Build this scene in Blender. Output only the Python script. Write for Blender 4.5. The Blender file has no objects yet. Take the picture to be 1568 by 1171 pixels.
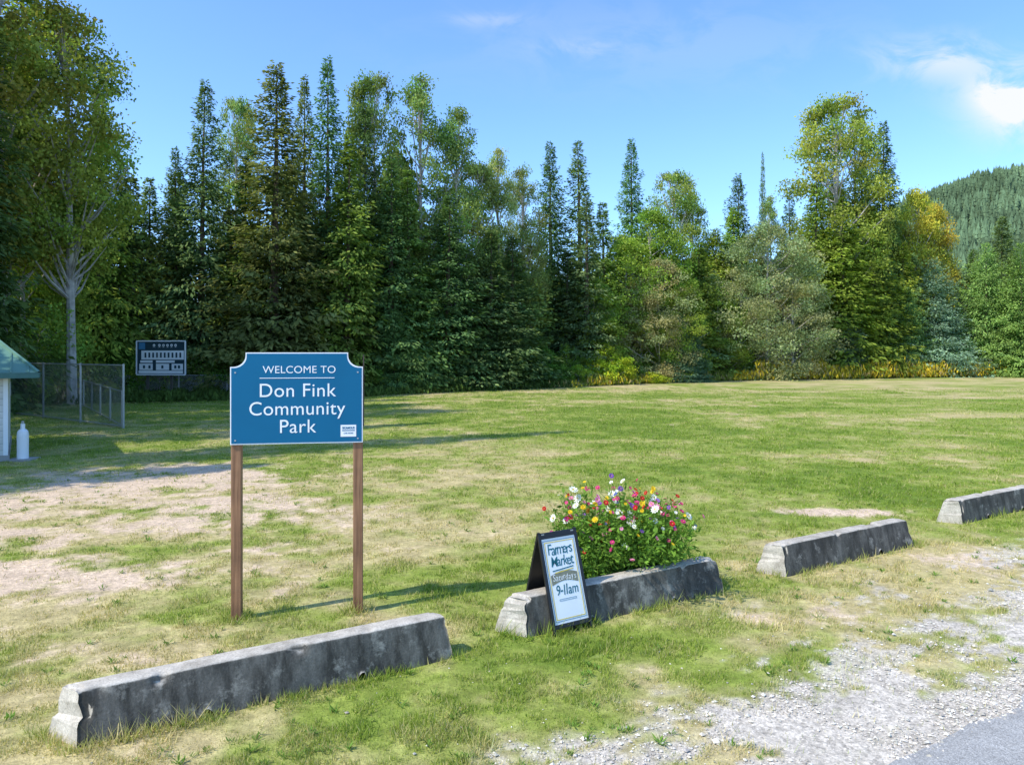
import bpy, math, random
import numpy as np
from mathutils import Vector, noise as mnoise
random.seed(7); RNG=np.random.default_rng(11)
scene=bpy.context.scene
col=scene.collection
scene.view_settings.view_transform='Standard'
scene.view_settings.look='None'
scene.view_settings.exposure=0

# ------------------------------------------------------------------ helpers
def nmat(name):
    m=bpy.data.materials.new(name); m.use_nodes=True
    nt=m.node_tree; nt.nodes.clear()
    out=nt.nodes.new('ShaderNodeOutputMaterial')
    return m,nt,out
def N(nt,t,**kw):
    n=nt.nodes.new(t)
    for k,v in kw.items(): setattr(n,k,v)
    return n
def L(nt,a,b): nt.links.new(a,b)
def ramp(nt,fac,stops):
    r=N(nt,'ShaderNodeValToRGB')
    el=r.color_ramp.elements
    while len(el)<len(stops): el.new(0.5)
    for e,(p,c) in zip(el,stops):
        e.position=p; e.color=(c[0],c[1],c[2],1) if hasattr(c,'__len__') else (c,c,c,1)
    L(nt,fac,r.inputs[0]); return r
def noise(nt,vec,scale,detail=4,rough=.55):
    n=N(nt,'ShaderNodeTexNoise'); n.inputs['Scale'].default_value=scale
    n.inputs['Detail'].default_value=detail; n.inputs['Roughness'].default_value=rough
    if vec is not None: L(nt,vec,n.inputs['Vector'])
    return n
def mixc(nt,fac,a,b,mode='MIX'):
    m=N(nt,'ShaderNodeMix',data_type='RGBA',blend_type=mode)
    for s,v in ((m.inputs[0],fac),(m.inputs[6],a),(m.inputs[7],b)):
        if isinstance(v,bpy.types.NodeSocket): L(nt,v,s)
        elif hasattr(v,'__len__'): s.default_value=(v[0],v[1],v[2],1)
        else: s.default_value=v
    return m.outputs[2]
def plain(name,c,rough=.7,metal=0,var=.12,scale=6,bump=0.0,spec=.4):
    m,nt,out=nmat(name)
    tc=N(nt,'ShaderNodeTexCoord')
    n=noise(nt,tc.outputs['Object'],scale)
    lo=[x*(1-var) for x in c]; hi=[min(1,x*(1+var)) for x in c]
    r=ramp(nt,n.outputs[0],[(.3,lo),(.7,hi)])
    p=N(nt,'ShaderNodeBsdfPrincipled')
    L(nt,r.outputs[0],p.inputs['Base Color'])
    p.inputs['Roughness'].default_value=rough; p.inputs['Metallic'].default_value=metal
    p.inputs['Specular IOR Level'].default_value=spec
    if bump:
        b=N(nt,'ShaderNodeBump'); b.inputs['Strength'].default_value=bump
        n2=noise(nt,tc.outputs['Object'],scale*8)
        L(nt,n2.outputs[0],b.inputs['Height']); L(nt,b.outputs[0],p.inputs['Normal'])
    L(nt,p.outputs[0],out.inputs[0]); return m
def leafmat(name,trans=.3,objtint=True):
    m,nt,out=nmat(name)
    a=N(nt,'ShaderNodeAttribute'); a.attribute_name='Col'
    c=a.outputs['Color']
    if objtint:
        oi=N(nt,'ShaderNodeObjectInfo')
        c=mixc(nt,1.0,c,oi.outputs['Color'],'MULTIPLY')
    d=N(nt,'ShaderNodeBsdfDiffuse'); L(nt,c,d.inputs[0])
    if trans<=0:
        L(nt,d.outputs[0],out.inputs[0]); return m
    t=N(nt,'ShaderNodeBsdfTranslucent')
    c2=mixc(nt,1.0,c,(1.15,1.25,.6),'MULTIPLY'); L(nt,c2,t.inputs[0])
    s=N(nt,'ShaderNodeMixShader'); s.inputs[0].default_value=trans
    L(nt,d.outputs[0],s.inputs[1]); L(nt,t.outputs[0],s.inputs[2]); L(nt,s.outputs[0],out.inputs[0])
    return m
def link(o,parent=None):
    col.objects.link(o)
    if parent: o.parent=parent
    return o
def empty(name,loc=(0,0,0),rz=0):
    e=bpy.data.objects.new(name,None); e.location=loc; e.rotation_euler=(0,0,rz); e.empty_display_size=.2
    return link(e)
def box(name,c,size,mat,parent=None,rot=(0,0,0),bev=0.0):
    sx,sy,sz=[s/2 for s in size]
    v=[(x,y,z) for z in(-sz,sz) for y in(-sy,sy) for x in(-sx,sx)]
    f=[(0,2,3,1),(4,5,7,6),(0,1,5,4),(2,6,7,3),(0,4,6,2),(1,3,7,5)]
    me=bpy.data.meshes.new(name); me.from_pydata(v,[],f); me.materials.append(mat)
    o=bpy.data.objects.new(name,me); o.location=c; o.rotation_euler=rot; link(o,parent)
    if bev:
        b=o.modifiers.new('b','BEVEL'); b.width=bev; b.segments=2
    return o
def polymesh(name,v,f,mat,parent=None,loc=(0,0,0),rot=(0,0,0)):
    me=bpy.data.meshes.new(name); me.from_pydata(v,[],f); me.materials.append(mat)
    o=bpy.data.objects.new(name,me); o.location=loc; o.rotation_euler=rot
    return link(o,parent)
def face_mesh(name,P,C,mats,midx=None):
    n,k,_=P.shape
    me=bpy.data.meshes.new(name)
    me.vertices.add(n*k); me.vertices.foreach_set('co',P.reshape(-1).astype(np.float32))
    me.loops.add(n*k); me.loops.foreach_set('vertex_index',np.arange(n*k,dtype=np.int32))
    me.polygons.add(n); me.polygons.foreach_set('loop_start',(np.arange(n)*k).astype(np.int32))
    try: me.polygons.foreach_set('loop_total',np.full(n,k,dtype=np.int32))
    except Exception: pass
    for m in mats: me.materials.append(m)
    if midx is not None: me.polygons.foreach_set('material_index',midx.astype(np.int32))
    at=me.attributes.new('Col','FLOAT_COLOR','POINT')
    c4=np.ones((n,k,4),np.float32); c4[:,:,:3]=C[:,None,:]
    at.data.foreach_set('color',c4.reshape(-1))
    me.update(calc_edges=True)
    return me
def tube(pts,rads,n=7):
    pts=np.array(pts,float); rings=[]
    for i,p in enumerate(pts):
        d=pts[min(i+1,len(pts)-1)]-pts[max(i-1,0)]; d/=np.linalg.norm(d)+1e-9
        a=np.cross(d,[0.3,1,0.1]); a/=np.linalg.norm(a)+1e-9; b=np.cross(d,a)
        th=np.linspace(0,2*np.pi,n,endpoint=False)
        rings.append(p+rads[i]*(np.cos(th)[:,None]*a+np.sin(th)[:,None]*b))
    q=[]
    for i in range(len(rings)-1):
        A,B=rings[i],rings[i+1]
        for j in range(n):
            k=(j+1)%n; q.append([A[j],A[k],B[k],B[j]])
    return np.array(q)
def kites(base,dirv,side,ln,wd):
    dirv=dirv/(np.linalg.norm(dirv,axis=1,keepdims=True)+1e-9)
    side=side-dirv*np.sum(side*dirv,1,keepdims=True); side/=np.linalg.norm(side,axis=1,keepdims=True)+1e-9
    ln=ln[:,None]; wd=wd[:,None]
    return np.stack([base,base+dirv*ln*.5+side*wd*.5,base+dirv*ln,base+dirv*ln*.5-side*wd*.5],1)
_G=np.random.default_rng(5).random((256,256))
def vnoise(x,y):
    xi=np.floor(x).astype(int); yi=np.floor(y).astype(int); fx=x-xi; fy=y-yi
    fx=fx*fx*(3-2*fx); fy=fy*fy*(3-2*fy)
    g=lambda a,b:_G[a%256,b%256]
    return (g(xi,yi)*(1-fx)+g(xi+1,yi)*fx)*(1-fy)+(g(xi,yi+1)*(1-fx)+g(xi+1,yi+1)*fx)*fy
def fbm(x,y,o=4,r=.55):
    s=0;a=1;t=0
    for i in range(o):
        s=s+a*vnoise(x*2**i+17.3*i,y*2**i+9.1*i); t+=a; a*=r
    return s/t
def sstep(a,b,x):
    t=np.clip((x-a)/(b-a),0,1); return t*t*(3-2*t)

# ------------------------------------------------------------------ light + sky
SUN=Vector((-1.45,-0.83,1.92)).normalized()   # towards the sun
el=math.asin(SUN.z); az=math.atan2(SUN.x,SUN.y)
sd=bpy.data.lights.new('sun','SUN'); sd.energy=5.0; sd.angle=math.radians(.5); sd.color=(1,.935,.815)
so=bpy.data.objects.new('sun',sd); so.rotation_euler=SUN.to_track_quat('Z','Y').to_euler(); so.location=(-20,-10,30); link(so)
w=bpy.data.worlds.new('World'); scene.world=w; w.use_nodes=True
nt=w.node_tree; nt.nodes.clear()
out=N(nt,'ShaderNodeOutputWorld'); bg=N(nt,'ShaderNodeBackground'); bg.inputs[1].default_value=.15
sky=N(nt,'ShaderNodeTexSky'); sky.sky_type='NISHITA'; sky.sun_disc=False
sky.sun_elevation=el; sky.sun_rotation=az; sky.air_density=1.0; sky.dust_density=.7; sky.ozone_density=1.5; sky.altitude=300
skyc=mixc(nt,1.0,sky.outputs[0],(1.26,1.66,2.15),'MULTIPLY')
tc=N(nt,'ShaderNodeTexCoord'); sep=N(nt,'ShaderNodeSeparateXYZ'); L(nt,tc.outputs['Generated'],sep.inputs[0])
def M(op,a,b=None,c=None):
    n=N(nt,'ShaderNodeMath',operation=op)
    for i,v in enumerate((a,b,c)):
        if v is None: continue
        if isinstance(v,bpy.types.NodeSocket): L(nt,v,n.inputs[i])
        else: n.inputs[i].default_value=v
    return n.outputs[0]
ysafe=M('MAXIMUM',sep.outputs['Y'],.02)
px=M('DIVIDE',sep.outputs['X'],ysafe); pz=M('DIVIDE',sep.outputs['Z'],ysafe)
cv=N(nt,'ShaderNodeCombineXYZ'); L(nt,px,cv.inputs[0]); L(nt,pz,cv.inputs[1])
mp=N(nt,'ShaderNodeMapping'); L(nt,cv.outputs[0],mp.inputs[0]); mp.inputs['Scale'].default_value=(1,2.0,1); mp.inputs['Rotation'].default_value=(0,0,.3)
cn=noise(nt,mp.outputs[0],9,8,.62); cn.inputs['Distortion'].default_value=.6
acc=None
for (cx,cz,rx,rz,amp,thr) in [(.72,.335,.080,.042,1.3,.34),(.675,.35,.05,.02,.6,.38),(.585,.395,.085,.028,.40,.42),(.085,.41,.055,.013,.16,.40),(-.035,.45,.05,.010,.15,.40),(.2,.42,.3,.06,.07,.4)]:
    a=M('DIVIDE',M('SUBTRACT',px,cx),rx); b=M('DIVIDE',M('SUBTRACT',pz,cz),rz)
    r2=M('ADD',M('MULTIPLY',a,a),M('MULTIPLY',b,b))
    g=M('POWER',2.718,M('MULTIPLY',r2,-1.0))
    s=N(nt,'ShaderNodeMapRange'); s.interpolation_type='SMOOTHSTEP'; L(nt,M('ADD',cn.outputs[0],M('MULTIPLY',g,.12)),s.inputs[0]); s.inputs[1].default_value=thr+.02; s.inputs[2].default_value=thr+.26
    v=M('MULTIPLY',M('MULTIPLY',M('MULTIPLY',g,1.5),s.outputs[0]),amp)
    acc=v if acc is None else M('ADD',acc,v)
acc=M('MINIMUM',acc,.95)
cl=mixc(nt,acc,skyc,(6.5,6.6,6.8))
L(nt,cl,bg.inputs[0]); L(nt,bg.outputs[0],out.inputs[0])

# ------------------------------------------------------------------ camera
cd=bpy.data.cameras.new('camera'); cd.lens=26; cd.sensor_width=36; cd.clip_end=6000; cd.clip_start=.1; cd.shift_y=-45.5/1568
co=bpy.data.objects.new('camera',cd); co.location=(0,0,2.4); co.rotation_euler=(math.radians(90),0,0); link(co); scene.camera=co

# ------------------------------------------------------------------ ground fields
TX,TY=.854,.52
def sd_(x,y):
    return (x-2.15)*TX+(y-4.31)*TY, (x-2.15)*(-TY)+(y-4.31)*TX
def edge_y(b):   # distance of the tree line for a bearing tangent
    return np.interp(b,[-.75,-.5,-.2,.085,.28,.7,1.0],[38,41,46,57,68,80,88])
def fields(x,y):
    s,d=sd_(x,y)
    n1=fbm(x*.9,y*.9,5); n2=fbm(x*3.1+40,y*3.1+7,4); n3=fbm(x*.22+5,y*.35+3,4); n4=fbm(x*9+3,y*9+1,3)
    wid=1.05+.10*np.clip(s,0,9)-.10*np.clip(s,-4,0)+1.1*(n1-.5)+1.3*(n2-.5)+.8*(n4-.5)
    grav=sstep(-.20,.34,wid-d)
    isl=sstep(.47,.58,fbm(s*1.1+90,d*2.6+33,4)+.35*(n4-.5))*sstep(.10,.40,d)     # grass islands in the gravel
    grav=grav*(1-.9*isl)
    stk=sstep(.54,.68,fbm(s*.75+12,d*3.4+50,4)+.45*(n4-.5))*sstep(.3,.9,d)*sstep(2.6,1.7,d)*sstep(-2,.8,s)
    grav=np.maximum(grav,.85*stk)
    S=np.zeros_like(x)
    for cx,cy,rx,ry,a in [(-5.3,8.1,2.3,.95,1.2),(-7.4,9.3,2.1,1.3,1.),(-4.4,11.3,2.5,1.6,1.1),(-6.6,14.2,2.9,2.6,1.1),(-2.6,10.9,1.5,.8,.75),(-9,12,3,2.4,1.0),(4.9,11.15,1.05,.3,1.35),(-4.1,5.9,1.3,.6,.55),(-2.2,7.6,1.2,.6,.45),(3.0,6.7,1.4,.4,.6),(5.2,8.5,1.1,.6,.65),(4.2,9.6,1,.4,.4),(-3.3,9.2,1.6,.7,.6),(1.6,5.6,1.5,.35,.4)]:
        S=np.maximum(S,a*np.exp(-((x-cx)/rx)**2-((y-cy)/ry)**2))
    sand=sstep(.48,1.05,S+1.1*(n1-.5)+1.0*(n2-.5)+.7*(n4-.5)+.02)
    D=.415+0*x
    D=D+.43*np.exp(-((x+5)/5.5)**2-((y-11)/6.5)**2)
    D=D+.22*sstep(9,5,y)*(1-.4*sstep(0,2,x))
    D=D+.26*np.exp(-((x+.6)/1.2)**2-((y-8.6)/1.2)**2)
    D=D+.34*np.exp(-((x-4.5)/2.4)**2-((y-8.0)/1.6)**2)
    D=D+.27*sstep(30,52,y)*sstep(-8,8,x)
    D=D-.10*np.exp(-((x-2)/8.)**2-((y-19)/8)**2)
    D=D-.34*np.exp(-((s+.2)/1.6)**2-((d-2.2)/.35)**2)
    D=D+.95*(n3-.5)+1.05*(n1-.5)+.75*(n2-.5)
    D=np.clip(D,0,1)
    return grav,sand,D,n2,n4
G1=np.array([.155,.228,.034]); G2=np.array([.265,.320,.062]); ST=np.array([.51,.425,.205]); SA=np.array([.68,.525,.375]); GV=np.array([.60,.54,.45])
def lerp(a,b,t): return a*(1-t[:,None])+b*t[:,None]
def ground_col(x,y):
    grav,sand,D,n2,n4=fields(x,y)
    c=lerp(np.tile(G1,(len(x),1)),G2,sstep(.05,.45,D))
    c=lerp(c,np.tile(ST,(len(x),1)),sstep(.36,.95,D))
    c*= (0.8+.4*n4)[:,None]
    c=lerp(c,np.tile(SA,(len(x),1)),sand)
    c=lerp(c,np.tile(GV,(len(x),1)),grav)
    return c,grav,sand,D

def axis(segs):
    o=[segs[0][0]]
    for a,b,st in segs:
        n=max(1,int(round((b-a)/st))); o+=list(np.linspace(a,b,n+1)[1:])
    return np.array(o)
xs=axis([(-3000,-400,400),(-400,-60,30),(-60,-14,1.5),(-14,-6,.12),(-6,9,.045),(9,16,.16),(16,90,1.2),(90,400,30),(400,3000,400)])
ys=axis([(-600,-20,80),(-20,3,1.5),(3,10,.04),(10,18,.10),(18,40,.4),(40,110,1.2),(110,500,40),(500,5000,500)])
XX,YY=np.meshgrid(xs,ys); X=XX.ravel(); Y=YY.ravel()
C,gr_,sa_,D_=ground_col(X,Y)
Z=(fbm(X*2.3,Y*2.3,3)-.5)*.018*(1-gr_)-.012
far=sstep(14,60,Y); Z=Z*(1-far)
_,dd=sd_(X,Y); Z=np.where(dd<.25,-.012+0*Z,Z)
nx,ny=len(xs),len(ys)
idx=np.arange(nx*ny).reshape(ny,nx)
F=np.stack([idx[:-1,:-1],idx[:-1,1:],idx[1:,1:],idx[1:,:-1]],-1).reshape(-1,4)
me=bpy.data.meshes.new('ground')
me.vertices.add(nx*ny); me.vertices.foreach_set('co',np.stack([X,Y,Z],1).astype(np.float32).ravel())
me.loops.add(F.size); me.loops.foreach_set('vertex_index',F.astype(np.int32).ravel())
me.polygons.add(len(F)); me.polygons.foreach_set('loop_start',(np.arange(len(F))*4).astype(np.int32))
at=me.attributes.new('Col','FLOAT_COLOR','POINT'); c4=np.ones((len(X),4),np.float32); c4[:,:3]=C; at.data.foreach_set('color',c4.ravel())
at=me.attributes.new('grav','FLOAT','POINT'); at.data.foreach_set('value',np.maximum(gr_,sa_*.5).astype(np.float32))
me.update(calc_edges=True)
m,nt,out=nmat('ground_soil_and_turf')
a=N(nt,'ShaderNodeAttribute'); a.attribute_name='Col'; g=N(nt,'ShaderNodeAttribute'); g.attribute_name='grav'
tc=N(nt,'ShaderNodeTexCoord')
n1=noise(nt,tc.outputs['Object'],14,6,.7); n2=noise(nt,tc.outputs['Object'],70,3,.7); n3=noise(nt,tc.outputs['Object'],2.2,6,.65)
r1=ramp(nt,n1.outputs[0],[(.3,.66),(.7,1.24)]); r2=ramp(nt,n2.outputs[0],[(.3,.76),(.7,1.2)]); r3=ramp(nt,n3.outputs[0],[(.3,.80),(.7,1.17)])
c=mixc(nt,1,a.outputs['Color'],r1.outputs[0],'MULTIPLY'); c=mixc(nt,1,c,r2.outputs[0],'MULTIPLY'); c=mixc(nt,1,c,r3.outputs[0],'MULTIPLY')
vo=N(nt,'ShaderNodeTexVoronoi'); vo.inputs['Scale'].default_value=55; L(nt,tc.outputs['Object'],vo.inputs['Vector'])
vr=ramp(nt,vo.outputs['Color'],[(.1,.7),(.9,1.25)]); cg=mixc(nt,g.outputs['Fac'],(1,1,1),vr.outputs[0]); c=mixc(nt,1,c,cg,'MULTIPLY')
p=N(nt,'ShaderNodeBsdfPrincipled'); p.inputs['Roughness'].default_value=.95; p.inputs['Specular IOR Level'].default_value=.1
L(nt,c,p.inputs['Base Color'])
b=N(nt,'ShaderNodeBump'); b.inputs['Strength'].default_value=.6; b.inputs['Distance'].default_value=.03; L(nt,n1.outputs[0],b.inputs['Height'])
b2=N(nt,'ShaderNodeBump'); b2.inputs['Strength'].default_value=.5; b2.inputs['Distance'].default_value=.01; L(nt,n2.outputs[0],b2.inputs['Height']); L(nt,b.outputs[0],b2.inputs['Normal']); L(nt,b2.outputs[0],p.inputs['Normal'])
L(nt,p.outputs[0],out.inputs[0])
me.materials.append(m); link(bpy.data.objects.new('ground',me))

# ------------------------------------------------------------------ road
m,nt,out=nmat('asphalt'); tc=N(nt,'ShaderNodeTexCoord')
n1=noise(nt,tc.outputs['Object'],160,3,.7); n2=noise(nt,tc.outputs['Object'],3,5); vo=N(nt,'ShaderNodeTexVoronoi'); vo.inputs['Scale'].default_value=120; L(nt,tc.outputs['Object'],vo.inputs['Vector'])
r=ramp(nt,n1.outputs[0],[(.3,(.25,.245,.23)),(.7,(.50,.49,.46))]); r2=ramp(nt,n2.outputs[0],[(.3,.85),(.7,1.12)]); c=mixc(nt,1,r.outputs[0],r2.outputs[0],'MULTIPLY')
vr=ramp(nt,vo.outputs['Color'],[(.2,.7),(.9,1.25)]); c=mixc(nt,1,c,vr.outputs[0],'MULTIPLY')
p=N(nt,'ShaderNodeBsdfPrincipled'); p.inputs['Roughness'].default_value=.9; L(nt,c,p.inputs['Base Color'])
b=N(nt,'ShaderNodeBump'); b.inputs['Strength'].default_value=.5; b.inputs['Distance'].default_value=.01; L(nt,n1.outputs[0],b.inputs['Height']); L(nt,b.outputs[0],p.inputs['Normal']); L(nt,p.outputs[0],out.inputs[0])
ss=np.concatenate([np.linspace(-60,-6,40),np.linspace(-5.9,14,500),np.linspace(14.3,120,60)])
v=[];f=[]
for i,s in enumerate(ss):
    e=.09*(float(fbm(np.array([s*2.2]),np.array([3.]),5)[0])-.5)*2
    for d in (e,-.15,-3.4,-6.8):
        zz=.006 if d>-1 else (.05 if d<-2 and d>-5 else .006)
        if d==e: zz=-.006
        v.append((2.15+s*TX-d*TY,4.31+s*TY+d*TX,zz))
for i in range(len(ss)-1):
    for j in range(3): a_=i*4+j; f.append((a_,a_+1,a_+5,a_+4))
polymesh('road',v,f,m)

# ------------------------------------------------------------------ gravel stones
n=75000
s=RNG.uniform(-5.5,9,n); d=np.abs(RNG.normal(0,1.3,n))-.16
gx=2.15+s*TX-d*TY; gy=4.31+s*TY+d*TX
gr,sa,D,_,_=fields(gx,gy)
keep=(RNG.random(n)<gr*.9*sstep(.36,.60,fbm(gx*2+5,gy*2,3)+.05))|((RNG.random(n)<.02)&(d>0)); gx=gx[keep]; gy=gy[keep]; k=len(gx)
sz=RNG.lognormal(math.log(.0062),.50,k)
octv=np.array([[1,0,0],[0,1,0],[-1,0,0],[0,-1,0],[0,0,.7],[0,0,-.5]])
th=RNG.uniform(0,6.28,k); V=np.tile(octv,(k,1,1))*RNG.uniform(.6,1.3,(k,6,1))
V=V*np.stack([sz,sz*RNG.uniform(.6,1,k),sz*.8],1)[:,None,:]
cs,sn=np.cos(th)[:,None],np.sin(th)[:,None]
V=np.stack([V[:,:,0]*cs-V[:,:,1]*sn+gx[:,None],V[:,:,0]*sn+V[:,:,1]*cs+gy[:,None],V[:,:,2]-.010+sz[:,None]*.35],2)
tri=np.array([[0,1,4],[1,2,4],[2,3,4],[3,0,4]])
P=V[:,tri,:].reshape(-1,3,3)
base=np.array([.60,.56,.485])*RNG.uniform(.5,1.35,k)[:,None]*np.stack([RNG.uniform(.96,1.04,k),np.ones(k),RNG.uniform(.92,1.05,k)],1)
m,nt,out=nmat('gravel_stone'); a=N(nt,'ShaderNodeAttribute'); a.attribute_name='Col'; dd_=N(nt,'ShaderNodeBsdfDiffuse'); L(nt,a.outputs['Color'],dd_.inputs[0]); L(nt,dd_.outputs[0],out.inputs[0])
link(bpy.data.objects.new('gravel',face_mesh('gravel',P,np.repeat(base,4,0),[m])))

# ------------------------------------------------------------------ barriers layout
barriers=[(-2.65,4.506,2.56),(.132,6.246,2.36),(2.963,7.968,2.40),(6.354,10.41,2.40)]
BD=.30
def in_barrier(x,y,pad=0):
    r=np.zeros(len(x),bool)
    for bx,by,bl in barriers:
        u=(x-bx)*TX+(y-by)*TY; v=(x-bx)*(-TY)+(y-by)*TX
        r|=(u>-.5*v-.02-pad)&(u<bl+pad)&(v>-pad)&(v<BD+pad)
    return r
# ------------------------------------------------------------------ grass blades
n=860000
gy=np.exp(RNG.uniform(math.log(3.6),math.log(50),n)); gx=RNG.uniform(-1,1,n)*(.80*gy+.3)
c,gr,sa,D=ground_col(gx,gy)
s_,d_=sd_(gx,gy)
cl_=fbm(gx*6+11,gy*6+5,3)
dens=(1-.97*gr)*(1-.90*sa)*(1-.6*sstep(.4,1,D))*(.22+1.05*sstep(.38,.6,cl_))
dens=np.where(d_<.03,0,dens)
near=in_barrier(gx,gy,.09)&~in_barrier(gx,gy)
postd=np.minimum(np.hypot(gx+2.49,gy-6.70),np.hypot(gx+1.427,gy-6.88)); near|=(postd<.15)
dens=np.where(near,np.maximum(dens,.8*sstep(.36,.52,cl_)),dens)
keep=(RNG.random(len(gx))<dens)&~in_barrier(gx,gy)&(gy<edge_y(gx/gy)+1)
gx=gx[keep];gy=gy[keep];c=c[keep];D=D[keep];near=near[keep];cl_=cl_[keep]; sa=sa[keep]; gr=gr[keep]
k=len(gx)
h=RNG.uniform(.012,.036,k)*(.5+1.0*sstep(.4,.65,cl_))*(1-.35*D)
h=np.where(near,RNG.uniform(.02,.09,k),h)
tall=(fbm(gx*1.3+70,gy*1.3+20,2)>.66)&(RNG.random(k)<.5); h=np.where(tall,h*1.9,h)
wdt=.0034*np.maximum(1,gy/5.5)*RNG.uniform(.7,1.4,k)
h*=np.clip(1+(gy-10)/90,1,1.4)
th=RNG.uniform(0,6.28,k); lean=RNG.uniform(.1,1.2,k)*h; la=RNG.uniform(0,6.28,k)
z0=np.full(k,-.018)
A=np.stack([gx-np.cos(th)*wdt,gy-np.sin(th)*wdt,z0],1); B=np.stack([gx+np.cos(th)*wdt,gy+np.sin(th)*wdt,z0],1)
T=np.stack([gx+np.cos(la)*lean,gy+np.sin(la)*lean,z0+h+.012],1)
GR1=np.array([.172,.270,.036]); GR2=np.array([.31,.38,.070]); STW=np.array([.61,.52,.27])
q=RNG.random(k); bc=lerp(np.tile(GR1,(k,1)),GR2,q)
dry=(RNG.random(k)<np.clip(sstep(.15,1,D)*.85+.11,0,.9)*(1-.6*near)); bc=np.where(dry[:,None],STW*RNG.uniform(.6,1.15,(k,1)),bc)
bc=bc*.62+c*.5
grassmat=leafmat('grass_blade',.3,False)
link(bpy.data.objects.new('grass',face_mesh('grass',np.stack([A,B,T],1),bc,[grassmat])))
print('grass blades',k)
# broad-leaf weeds and tufts
n=1300; wy=np.exp(RNG.uniform(math.log(4),math.log(15),n)); wx=RNG.uniform(-.8,.8,n)*wy
gr,sa,D,_,_=fields(wx,wy); ok=(~in_barrier(wx,wy,.03))&(gr<.75)&(sd_(wx,wy)[1]>.1)&(fbm(wx*1.2+8,wy*1.2,3)>.48); wx=wx[ok];wy=wy[ok]
nl=13; k=len(wx)*nl; bx=np.repeat(wx,nl)+RNG.normal(0,.012,k);by=np.repeat(wy,nl)+RNG.normal(0,.012,k); th=RNG.uniform(0,6.28,k)
sc=np.repeat(RNG.uniform(.4,1.25,len(wx)),nl)
dv=np.stack([np.cos(th),np.sin(th),RNG.uniform(.25,1.3,k)],1); side=np.stack([-np.sin(th),np.cos(th),0*th],1)
P=kites(np.stack([bx,by,np.full(k,-.01)],1),dv,side,RNG.uniform(.03,.07,k)*sc,RNG.uniform(.005,.014,k)*sc)
link(bpy.data.objects.new('weeds',face_mesh('weeds',P,np.array([.13,.22,.04])*RNG.uniform(.7,1.6,(k,1)),[grassmat])))

# ------------------------------------------------------------------ concrete barriers
m,nt,out=nmat('weathered_concrete_painted_shade'); tc=N(nt,'ShaderNodeTexCoord'); ge=N(nt,'ShaderNodeNewGeometry')
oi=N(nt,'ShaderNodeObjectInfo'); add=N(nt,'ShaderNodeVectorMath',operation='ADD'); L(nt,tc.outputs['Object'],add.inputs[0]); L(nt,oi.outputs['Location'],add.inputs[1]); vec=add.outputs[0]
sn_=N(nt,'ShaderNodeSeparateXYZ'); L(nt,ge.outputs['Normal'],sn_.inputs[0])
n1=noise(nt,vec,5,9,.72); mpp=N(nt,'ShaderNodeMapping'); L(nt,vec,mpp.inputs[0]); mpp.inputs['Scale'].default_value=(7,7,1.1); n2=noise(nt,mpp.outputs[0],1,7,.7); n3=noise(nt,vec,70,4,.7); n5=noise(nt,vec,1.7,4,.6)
side_=mixc(nt,ramp(nt,n2.outputs[0],[(.40,0),(.62,1)]).outputs[0],(.066,.061,.051),(.195,.180,.152))  # stain streaks; the whole side is also painted darker, as faces in shade
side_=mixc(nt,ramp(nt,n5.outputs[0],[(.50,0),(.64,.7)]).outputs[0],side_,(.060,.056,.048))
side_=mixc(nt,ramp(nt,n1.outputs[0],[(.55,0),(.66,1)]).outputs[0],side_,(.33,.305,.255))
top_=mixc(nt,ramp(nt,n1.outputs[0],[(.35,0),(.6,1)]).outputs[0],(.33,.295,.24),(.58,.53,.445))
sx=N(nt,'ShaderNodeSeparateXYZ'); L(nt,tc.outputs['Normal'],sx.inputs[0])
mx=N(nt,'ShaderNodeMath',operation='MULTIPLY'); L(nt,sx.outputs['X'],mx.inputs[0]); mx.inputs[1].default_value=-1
mm=N(nt,'ShaderNodeMath',operation='MAXIMUM'); L(nt,mx.outputs[0],mm.inputs[0]); L(nt,sn_.outputs['Z'],mm.inputs[1])  # sunlit look in the colour: upward faces and left end get the lighter tone
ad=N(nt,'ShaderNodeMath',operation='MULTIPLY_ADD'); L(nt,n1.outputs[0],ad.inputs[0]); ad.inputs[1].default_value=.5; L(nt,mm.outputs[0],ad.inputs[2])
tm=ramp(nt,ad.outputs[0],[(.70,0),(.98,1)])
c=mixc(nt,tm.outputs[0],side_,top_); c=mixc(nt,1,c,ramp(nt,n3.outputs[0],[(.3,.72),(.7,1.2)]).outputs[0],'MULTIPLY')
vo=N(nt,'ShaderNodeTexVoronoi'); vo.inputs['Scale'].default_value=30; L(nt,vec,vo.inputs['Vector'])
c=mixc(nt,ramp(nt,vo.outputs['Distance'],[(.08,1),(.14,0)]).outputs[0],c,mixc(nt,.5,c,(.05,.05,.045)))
p=N(nt,'ShaderNodeBsdfPrincipled'); p.inputs['Roughness'].default_value=.95; p.inputs['Specular IOR Level'].default_value=.15; L(nt,c,p.inputs['Base Color'])
b=N(nt,'ShaderNodeBump'); b.inputs['Strength'].default_value=.4; b.inputs['Distance'].default_value=.006; L(nt,n3.outputs[0],b.inputs['Height'])
b2=N(nt,'ShaderNodeBump'); b2.inputs['Strength'].default_value=.3; b2.inputs['Distance'].default_value=.02; L(nt,n1.outputs[0],b2.inputs['Height']); L(nt,b.outputs[0],b2.inputs['Normal']); L(nt,b2.outputs[0],p.inputs['Normal'])
L(nt,p.outputs[0],out.inputs[0]); CONC=m
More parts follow.
